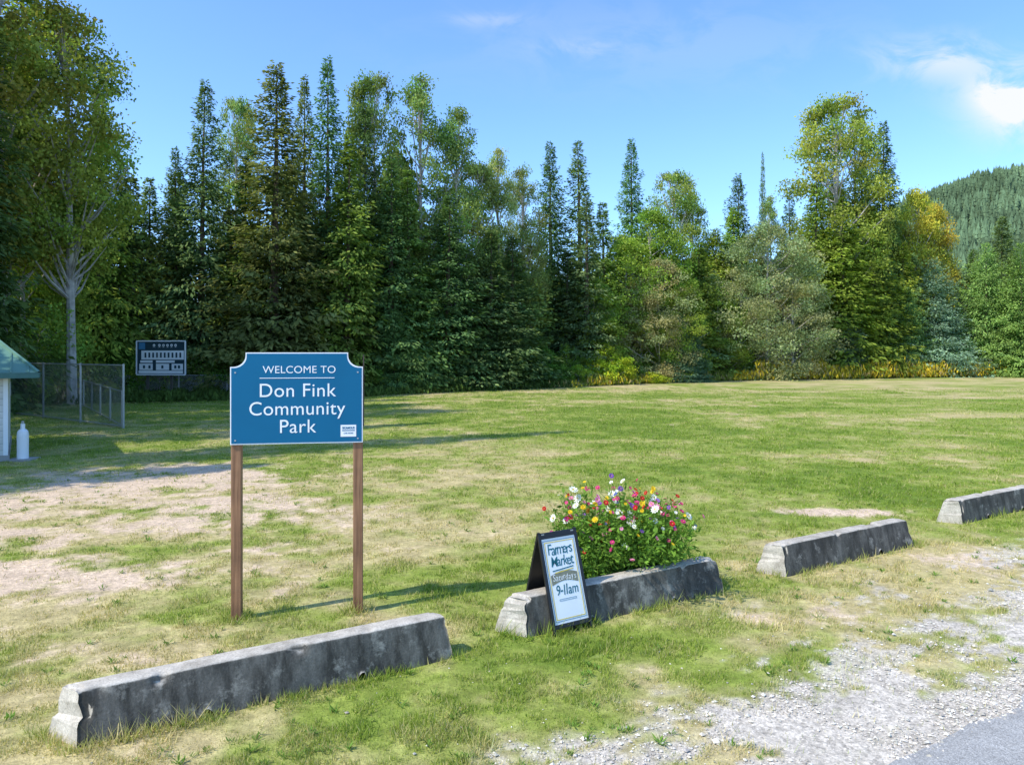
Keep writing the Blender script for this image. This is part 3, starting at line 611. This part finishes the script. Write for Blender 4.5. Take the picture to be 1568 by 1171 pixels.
# surveyed specimen trees: (bearing tangent, distance, elevation tangent, kind, crown radius, tint)
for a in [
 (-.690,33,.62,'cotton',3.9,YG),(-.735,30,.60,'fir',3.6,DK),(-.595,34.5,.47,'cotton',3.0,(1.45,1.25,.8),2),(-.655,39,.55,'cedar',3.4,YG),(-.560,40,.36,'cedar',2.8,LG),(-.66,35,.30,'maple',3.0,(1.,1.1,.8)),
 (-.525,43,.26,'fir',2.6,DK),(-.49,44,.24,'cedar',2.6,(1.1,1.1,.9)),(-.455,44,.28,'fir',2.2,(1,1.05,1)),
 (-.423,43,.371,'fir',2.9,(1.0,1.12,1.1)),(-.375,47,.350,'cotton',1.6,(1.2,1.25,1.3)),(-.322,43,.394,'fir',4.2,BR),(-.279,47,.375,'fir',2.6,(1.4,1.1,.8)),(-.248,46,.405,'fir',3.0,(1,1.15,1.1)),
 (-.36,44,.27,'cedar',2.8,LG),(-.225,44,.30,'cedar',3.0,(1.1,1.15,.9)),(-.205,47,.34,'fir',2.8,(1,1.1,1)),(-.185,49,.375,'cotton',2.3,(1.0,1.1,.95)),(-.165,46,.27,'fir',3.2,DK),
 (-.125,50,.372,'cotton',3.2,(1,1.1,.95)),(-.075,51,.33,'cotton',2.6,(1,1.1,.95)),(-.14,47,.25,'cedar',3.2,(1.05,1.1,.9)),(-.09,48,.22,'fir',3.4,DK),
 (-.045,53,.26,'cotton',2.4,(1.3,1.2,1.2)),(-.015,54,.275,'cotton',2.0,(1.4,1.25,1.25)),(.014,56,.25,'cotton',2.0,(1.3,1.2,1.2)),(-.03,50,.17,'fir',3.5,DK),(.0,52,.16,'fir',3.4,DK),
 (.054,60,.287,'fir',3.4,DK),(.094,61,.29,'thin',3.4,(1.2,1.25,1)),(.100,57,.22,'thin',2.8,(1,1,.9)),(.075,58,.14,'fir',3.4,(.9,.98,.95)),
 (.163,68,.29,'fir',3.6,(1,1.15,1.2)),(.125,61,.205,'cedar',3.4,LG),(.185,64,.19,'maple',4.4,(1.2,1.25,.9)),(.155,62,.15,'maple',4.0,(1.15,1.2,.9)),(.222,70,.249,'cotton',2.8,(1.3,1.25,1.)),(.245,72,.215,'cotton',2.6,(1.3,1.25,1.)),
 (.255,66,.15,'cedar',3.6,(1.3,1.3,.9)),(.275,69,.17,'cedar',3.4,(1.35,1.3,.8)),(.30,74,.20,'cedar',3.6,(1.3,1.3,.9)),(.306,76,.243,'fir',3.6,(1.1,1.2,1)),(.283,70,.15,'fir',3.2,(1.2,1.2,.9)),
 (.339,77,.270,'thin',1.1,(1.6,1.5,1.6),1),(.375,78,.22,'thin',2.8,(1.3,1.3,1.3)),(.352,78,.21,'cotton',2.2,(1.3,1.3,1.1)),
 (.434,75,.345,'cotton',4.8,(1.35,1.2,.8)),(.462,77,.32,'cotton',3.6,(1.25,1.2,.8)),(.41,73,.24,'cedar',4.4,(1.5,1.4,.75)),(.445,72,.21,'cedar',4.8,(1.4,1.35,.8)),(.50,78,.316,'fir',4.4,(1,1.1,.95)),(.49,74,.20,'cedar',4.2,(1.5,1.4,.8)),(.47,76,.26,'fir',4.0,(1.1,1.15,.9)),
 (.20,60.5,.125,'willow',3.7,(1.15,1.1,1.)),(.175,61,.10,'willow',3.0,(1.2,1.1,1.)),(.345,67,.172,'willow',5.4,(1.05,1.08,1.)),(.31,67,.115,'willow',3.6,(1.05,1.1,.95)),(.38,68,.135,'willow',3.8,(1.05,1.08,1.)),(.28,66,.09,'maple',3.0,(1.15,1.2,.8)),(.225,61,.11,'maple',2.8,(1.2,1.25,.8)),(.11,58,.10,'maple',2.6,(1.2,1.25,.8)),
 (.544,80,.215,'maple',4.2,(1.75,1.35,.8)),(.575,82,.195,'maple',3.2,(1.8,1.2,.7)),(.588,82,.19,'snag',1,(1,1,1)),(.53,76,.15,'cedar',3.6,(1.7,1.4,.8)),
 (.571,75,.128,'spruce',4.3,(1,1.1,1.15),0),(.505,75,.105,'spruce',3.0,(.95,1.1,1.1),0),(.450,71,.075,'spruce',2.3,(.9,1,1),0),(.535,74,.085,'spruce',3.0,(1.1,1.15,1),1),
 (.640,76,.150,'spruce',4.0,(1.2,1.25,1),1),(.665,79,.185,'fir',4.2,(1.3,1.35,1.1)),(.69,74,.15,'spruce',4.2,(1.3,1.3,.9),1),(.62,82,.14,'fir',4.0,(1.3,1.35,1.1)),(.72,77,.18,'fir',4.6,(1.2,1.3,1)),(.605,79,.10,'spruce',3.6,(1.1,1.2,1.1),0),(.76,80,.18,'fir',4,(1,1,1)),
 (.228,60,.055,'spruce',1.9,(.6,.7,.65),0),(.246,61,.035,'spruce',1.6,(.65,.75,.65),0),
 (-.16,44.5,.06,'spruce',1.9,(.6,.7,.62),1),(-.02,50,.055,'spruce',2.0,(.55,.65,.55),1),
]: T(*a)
# fill of forest behind
env_b=[-1.1,-.72,-.6,-.5,-.4,-.2,-.05,.0,.05,.1,.2,.3,.36,.45,.55,.6,.7,1.1]
env_e=[.5,.48,.40,.27,.29,.31,.24,.18,.155,.18,.185,.17,.15,.20,.165,.11,.10,.10]
FM=empty('forest_mass')
fr_=random.Random(21)
for row,(off,step,sc) in enumerate([(3.0,2.9,.80),(8.5,3.6,1.0)]):
    b=-.92
    while b<.88:
        Y_=float(edge_y(b))+off+fr_.uniform(-1.2,1.2); e=float(np.interp(b,env_b,env_e))*sc*fr_.uniform(.70,1.0)
        k=fr_.choices(['bfir','bleaf'],[9,1.5] if b<.1 else [7,3])[0]
        dk=.92 if b<.1 else 1.1
        r=fr_.uniform(2.6,3.8)*(1 if Y_<60 else 1.2)
        tree(k,b*Y_,Y_,max(5,2.4+e*Y_),r,(dk*fr_.uniform(.9,1.25),dk,dk*.95),None,'forest_tree',FM)
        b+=step/Y_*fr_.uniform(.8,1.2)
# understory shrubs at the edge
US=empty('understory_shrubs')
b=-.56
while b<.85:
    Y_=float(edge_y(b))-.9+fr_.uniform(-1.0,.8); h=fr_.uniform(1.8,4.0)*(1 if b<.12 else .62)
    if b<-.2: h*=.8
    t_=(.85,1.0,.7) if b<.08 else fr_.choice([(1.3,1.3,.8),(1.1,1.2,.8),(1.7,1.5,.8)])
    tree('shrub',b*Y_,Y_,h,fr_.uniform(1.3,2.3),t_,None,'understory_shrub',US)
    b+=fr_.uniform(.8,1.5)/Y_
for b,Y_,h,r,t_ in [(.125,56,2.9,2.2,(2.4,2.1,.8)),(.112,55.5,2.0,1.3,(2.3,1.9,.7)),(.15,57,1.5,1.1,(2.3,1.9,.8)),(.185,58,.9,1.6,(2.8,2.2,.8)),(.09,54,1.5,1.0,(1.9,1.7,.8))]:
    tree('shrub',b*Y_,Y_,h,r,t_,None,'golden_shrub')
# out-of-frame trees on the left that throw the long shadows over the field
for x,y,h,r,k in [(-17.2,12.2,25.5,2.8,'fir'),(-21,14.8,24,2.8,'cedar'),(-22,19.5,26,3.4,'cotton'),(-25,22.5,26,3.6,'bleaf'),(-26,17,24,3.4,'fir'),(-24.5,27,26,3.2,'fir'),(-29,30,26,4,'cotton'),(-31,25,24,4,'bfir'),(-17,9.0,16,2.5,'cedar')]:
    tree(k,x,y,h,r,(1,1,.9))

# meadow edge : goldenrod and long grass
n=110000; b=RNG.uniform(-.7,.85,n); yy=edge_y(b)-3.6+RNG.normal(0,.9,n)+1.0*(fbm(b*30,b*0+2,2)-.5); xx=b*yy
hgt=RNG.uniform(.2,.9,n)*np.where(b>.33,2.1,np.where(b>.1,.9,.5))*(.4+1.2*fbm(b*60,yy*.5,3))
dv=np.stack([RNG.normal(0,.3,n),RNG.normal(0,.3,n),np.ones(n)],1)
q=RNG.random(n); z0=RNG.random(n)*hgt*.7
gold=((fbm(b*45+4,yy*.6,3)>.30)&(b>.3)&(q<.68))|((b>.08)&(b<.22)&(q<.40)&(fbm(b*50,yy*.5,2)>.45))
cc=np.where(gold[:,None],np.array([.80,.60,.06]),np.where((b<.08)[:,None],np.array([.11,.17,.04]),np.array([.28,.33,.06])))*RNG.uniform(.6,1.2,(n,1))
dryg=(q>.8)&(b>.05); cc=np.where(dryg[:,None],np.array([.52,.40,.17])*RNG.uniform(.7,1.1,(n,1)),cc)
P=kites(np.stack([xx,yy,z0-.02],1),dv,RNG.normal(0,1,(n,3)),np.minimum(hgt*.55+.05,.45),np.full(n,.11)*RNG.uniform(.6,1.5,n))
link(bpy.data.objects.new('meadow_edge_plants',face_mesh('meadow_edge_plants',P,cc,[grassmat])))
m=plain('forest_floor_soil',(.07,.06,.035),.95,0,.4,1)
bs=np.linspace(-1.2,1.1,80); v=[];f=[]
for b_ in bs:
    y0=float(edge_y(b_))-.6; v+= [(b_*y0,y0,.004),(b_*(y0+60),y0+60,.004)]
for i in range(len(bs)-1): f.append((2*i,2*i+2,2*i+3,2*i+1))
polymesh('forest_floor',v,f,m)

# ------------------------------------------------------------------ hill
def ridge(x):
    return np.interp(x,[-1500,200,520,620,700,790,950,1300,2500],[10,60,180,238,262,284,320,390,430])
hx=np.linspace(-200,2400,90); hy=np.linspace(500,1400,40)
HX,HY=np.meshgrid(hx,hy)
def hz(x,y):
    u=np.clip((y-500)/650,0,1); v_=np.where(y>1150,1-(y-1150)/900,1)
    return ridge(x*1150/np.maximum(y,700)*1.0)*(u**1.15)*v_+(fbm(x*.012,y*.012,4)-.5)*36*u-2
HZ=hz(HX,HY)
idx=np.arange(HX.size).reshape(HX.shape); F=np.stack([idx[:-1,:-1],idx[:-1,1:],idx[1:,1:],idx[1:,:-1]],-1).reshape(-1,4)
hill=empty('forested_hill')
polymesh('hill_slope',np.stack([HX.ravel(),HY.ravel(),HZ.ravel()],1).tolist(),F.tolist(),plain('hill_ground',(.09,.14,.075),1,0,.3,.02),hill)  # distance haze is put into the slope colour
n=20000; x=RNG.uniform(330,1150,n); y=RNG.uniform(620,1200,n); z=hz(x,y); hh=RNG.uniform(8,20,n); rr=hh*RNG.uniform(.17,.28,n)
Pl=[];Cl=[]
cbase=np.array([.115,.175,.090])*(.45+1.1*fbm(x*.02,y*.02,3))[:,None]*RNG.uniform(.65,1.3,(n,1))  # tree colours made paler and bluer, standing in for haze
for lv in range(3):
    for j in range(5):
        a0=j*1.2566+lv*.6; a1=a0+1.2566
        zb_=z+hh*(.05+.27*lv); zt_=z+hh*(.55+.225*lv); r_=rr*(1-.27*lv)
        Pl.append(np.stack([np.stack([x+np.cos(a0)*r_,y+np.sin(a0)*r_,zb_],1),np.stack([x+np.cos(a1)*r_,y+np.sin(a1)*r_,zb_],1),np.stack([x,y,zt_],1)],1)); Cl.append(cbase)
link(bpy.data.objects.new('hill_trees',face_mesh('hill_trees',np.concatenate(Pl),np.concatenate(Cl),[leafmat('hill_foliage',0,False)])),hill)

# ------------------------------------------------------------------ park building
m,nt,out=nmat('white_siding'); tc=N(nt,'ShaderNodeTexCoord'); sp=N(nt,'ShaderNodeSeparateXYZ'); L(nt,tc.outputs['Object'],sp.inputs[0])
ml=N(nt,'ShaderNodeMath',operation='MULTIPLY'); L(nt,sp.outputs['Z'],ml.inputs[0]); ml.inputs[1].default_value=7; fr2=N(nt,'ShaderNodeMath',operation='FRACT'); L(nt,ml.outputs[0],fr2.inputs[0])
r=ramp(nt,fr2.outputs[0],[(0,(.35,.35,.34)),(.10,(.72,.71,.67)),(1,(.78,.77,.73))]); n1=noise(nt,tc.outputs['Object'],3); c=mixc(nt,1,r.outputs[0],ramp(nt,n1.outputs[0],[(.3,.82),(.6,1)]).outputs[0],'MULTIPLY')
p=N(nt,'ShaderNodeBsdfPrincipled'); p.inputs['Roughness'].default_value=.6; L(nt,c,p.inputs['Base Color']); b=N(nt,'ShaderNodeBump'); b.inputs['Distance'].default_value=.02; L(nt,fr2.outputs[0],b.inputs['Height']); L(nt,b.outputs[0],p.inputs['Normal']); L(nt,p.outputs[0],out.inputs[0]); SID=m
ROOF=plain('green_metal_roof',(.13,.265,.195),.5,.1,.2,1.5)
ba=math.atan2(.55,.83)
BL=empty('park_building',(-11.25,16.5,0),ba)
Wd,Dp,Hw=6.0,4.6,1.98
box('walls',(-Wd/2,Dp/2,Hw/2-.05),(Wd,Dp,Hw+.1),SID,BL)
box('corner_trim',(-.04,-.012,Hw/2),(.09,.02,Hw-.02),WHITE,BL); box('foundation',(-Wd/2,Dp/2,.04),(Wd+.06,Dp+.06,.16),plain('footing',(.32,.31,.29)),BL)
box('door',(-2.6,-.02,.98),(.95,.03,1.9),plain('door_green',(.05,.14,.12)),BL); box('window',(-4.4,-.02,1.25),(.9,.03,.7),plain('window_glass',(.03,.04,.05),.1),BL); box('window_trim',(-4.4,-.008,1.25),(1.02,.015,.82),WHITE,BL)
ov=.58; of=.42; ez=1.95; rz_=3.16
x0,x1,y0,y1=-Wd-ov,ov,-of,Dp+of; ym=(y0+y1)/2; hx_=1.3
v=[(x0,y0,ez),(x1,y0,ez),(x1,y1,ez),(x0,y1,ez),(x0+hx_,ym,rz_),(x1-hx_,ym,rz_)]
polymesh('roof',v,[(0,1,5,4),(1,2,5),(2,3,4,5),(3,0,4),(3,2,1,0)],ROOF,BL)
box('fascia_front',((x0+x1)/2,y0-.01,ez-.05),(x1-x0,.02,.12),plain('fascia_green',(.06,.15,.13)),BL); box('fascia_side',(x1+.012,ym,ez-.05),(.02,y1-y0,.12),bpy.data.materials['fascia_green'],BL)
for i in range(22):
    xx=x0+.2+i*(x1-x0-.4)/21; tmax=min(1,(xx-x0)/hx_,(x1-xx)/hx_)
    a=Vector((xx,y0,ez+.012)); b_=Vector((xx,y0+(ym-y0)*tmax,ez+(rz_-ez)*tmax+.012)); mid=(a+b_)/2; d=b_-a
    box('seam',mid,(.025,d.length,.03),ROOF,BL,(math.atan2(d.z,d.y),0,0))
a=Vector((x1,y0,ez)); b_=Vector((x1-hx_,ym,rz_)); P_=tube([a,b_],[.05,.05],6)
polymesh('hip_cap',[tuple(q) for q in P_.reshape(-1,3)],[tuple(range(4*i,4*i+4)) for i in range(len(P_))],ROOF,BL)
GC=empty('gas_cylinder',(-11.02,16.66,0))
prof=[(.0,0),(.11,0),(.115,.03),(.115,.56),(.105,.63),(.075,.67),(.045,.69),(.045,.80),(.0,.80)]
v=[];f=[];ns=20
for r_,z_ in prof:
    for j in range(ns): v.append((r_*math.cos(j/ns*6.2832),r_*math.sin(j/ns*6.2832),z_))
for i in range(len(prof)-1):
    for j in range(ns): f.append((i*ns+j,i*ns+(j+1)%ns,(i+1)*ns+(j+1)%ns,(i+1)*ns+j))
polymesh('tank',v,f,WHITE,GC); box('valve',(0,0,.83),(.05,.03,.07),STEEL,GC,bev=.005); box('base_slab',(0,0,.0),(.5,.5,.05),plain('slab',(.35,.34,.32)),GC)

# ------------------------------------------------------------------ chain link fences
def fence(name,pts,H,mat_mesh,sp=.08,wire=.004,posts=2.4):
    E=empty(name); Q=[];WQ=[]
    for (ax_,ay),(bx_,by_) in zip(pts[:-1],pts[1:]):
        Ln=math.hypot(bx_-ax_,by_-ay); ux,uy=(bx_-ax_)/Ln,(by_-ay)/Ln; k=max(1,round(Ln/posts))
        for i in range(k+1):
            x=ax_+ux*Ln*i/k; y=ay+uy*Ln*i/k; Q.append(tube([(x,y,-.1),(x,y,H+.04)],[.035,.035],7))
        for z in (H,.06): Q.append(tube([(ax_,ay,z),(bx_,by_,z)],[.024,.024],6))
        nW=int((Ln+H)/sp)
        for i in range(nW):
            s0=-H+i*sp
            for sg in (1,-1):
                a0=max(0,s0); a1=min(Ln,s0+H)
                if a1<=a0: continue
                z0,z1=a0-s0,a1-s0
                if sg<0: z0,z1=H-z0,H-z1
                p0=np.array([ax_+ux*a0,ay+uy*a0,z0]); p1=np.array([ax_+ux*a1,ay+uy*a1,z1]); w_=np.array([0,0,wire*.8])
                WQ.append([p0-w_,p0+w_,p1+w_,p1-w_])
    Q=np.concatenate(Q); o=bpy.data.objects.new('posts_and_rails',face_mesh('fence_frame',Q,np.ones((len(Q),3)),[STEEL])); link(o,E)
    WQ=np.array(WQ); o=bpy.data.objects.new('chain_mesh',face_mesh('fence_wire',WQ,np.ones((len(WQ),3)),[mat_mesh])); link(o,E)
fence('chain_link_fence',[(-12.4,23.6),(-17.3,27.3),(-22,30.6)],2.0,STEEL,.08,.007,3.0)
fence('chain_link_fence',[(-12.6,23.9),(-17.5,30.8),(-22.7,38)],1.15,STEEL,.08,.007,2.6)
fence('chain_link_fence',[(-22.5,38.4),(-13,40.4),(-9.6,41.6)],1.2,STEEL,.10,.009,2.6)
BS=empty('baseball_backstop')
Q=[tube([(x,y,-.1),(x,y,2.3)],[.05,.05],8) for x,y in ((-22.7,38),(-24.4,37.5),(-26,37))]+[tube([(-22.7,38,2.28),(-26,37,2.28)],[.04,.04],8)]
Q=np.concatenate(Q); link(bpy.data.objects.new('frame',face_mesh('backstop_frame',Q,np.ones((len(Q),3)),[STEEL])),BS)
box('windscreen',(-25,37.6,.85),(5.4,.03,1.5),plain('windscreen_fabric',(.15,.25,.30),.8),BS,(0,0,.28))
# ------------------------------------------------------------------ scoreboard
SB=empty('scoreboard',(-17.85,37.7,0),-.12)
DKB=plain('scoreboard_navy',(.02,.05,.065),.5)
WB=plain('scoreboard_white',(.86,.87,.87),.45,0,.03,3)
box('board',(0,0,2.14),(2.62,.16,1.74),DKB,SB,bev=.01)
for nm,c_,s_ in (('frame_top',(0,-.09,2.995),(2.66,.04,.06)),('frame_bottom',(0,-.09,1.285),(2.66,.04,.06)),('frame_left',(-1.32,-.09,2.14),(.06,.04,1.64)),('frame_right',(1.32,-.09,2.14),(.06,.04,1.64))): box(nm,c_,s_,WB,SB)
for xx in (-.85,.45): box('leg',(xx,.13,.9),(.12,.09,3.0),plain('leg_dark',(.10,.09,.07)),SB)
box('logo_disc',(-1.02,-.10,2.74),(.34,.02,.34),plain('logo_blue',(.06,.22,.38)),SB,bev=.008)
text('header','8  8 8 8 8 8',.28,(.22,-.10,2.64),WB,SB,ext=.004,off=.008)
box('inning_panel',(.1,-.10,2.28),(2.3,.02,.46),WB,SB)
for i in range(10): box('digit_window',(-.82+i*.21,-.115,2.28),(.09,.012,.26),DKB,SB)
box('home_label',(-.78,-.10,1.95),(.66,.02,.12),WB,SB); box('guest_label',(.25,-.10,1.95),(1.0,.02,.12),WB,SB)
for xx,ww in ((-.8,.72),(.1,.7),(.9,.6)): box('count_label',(xx,-.10,1.68),(ww,.02,.32),WB,SB)
for xx in (-.9,-.6,.1,.8,1.0): box('count_window',(xx,-.115,1.68),(.11,.012,.16),DKB,SB)
box('bottom_strip',(0,-.10,1.42),(2.4,.02,.14),WB,SB)
print('objects',len(bpy.data.objects))
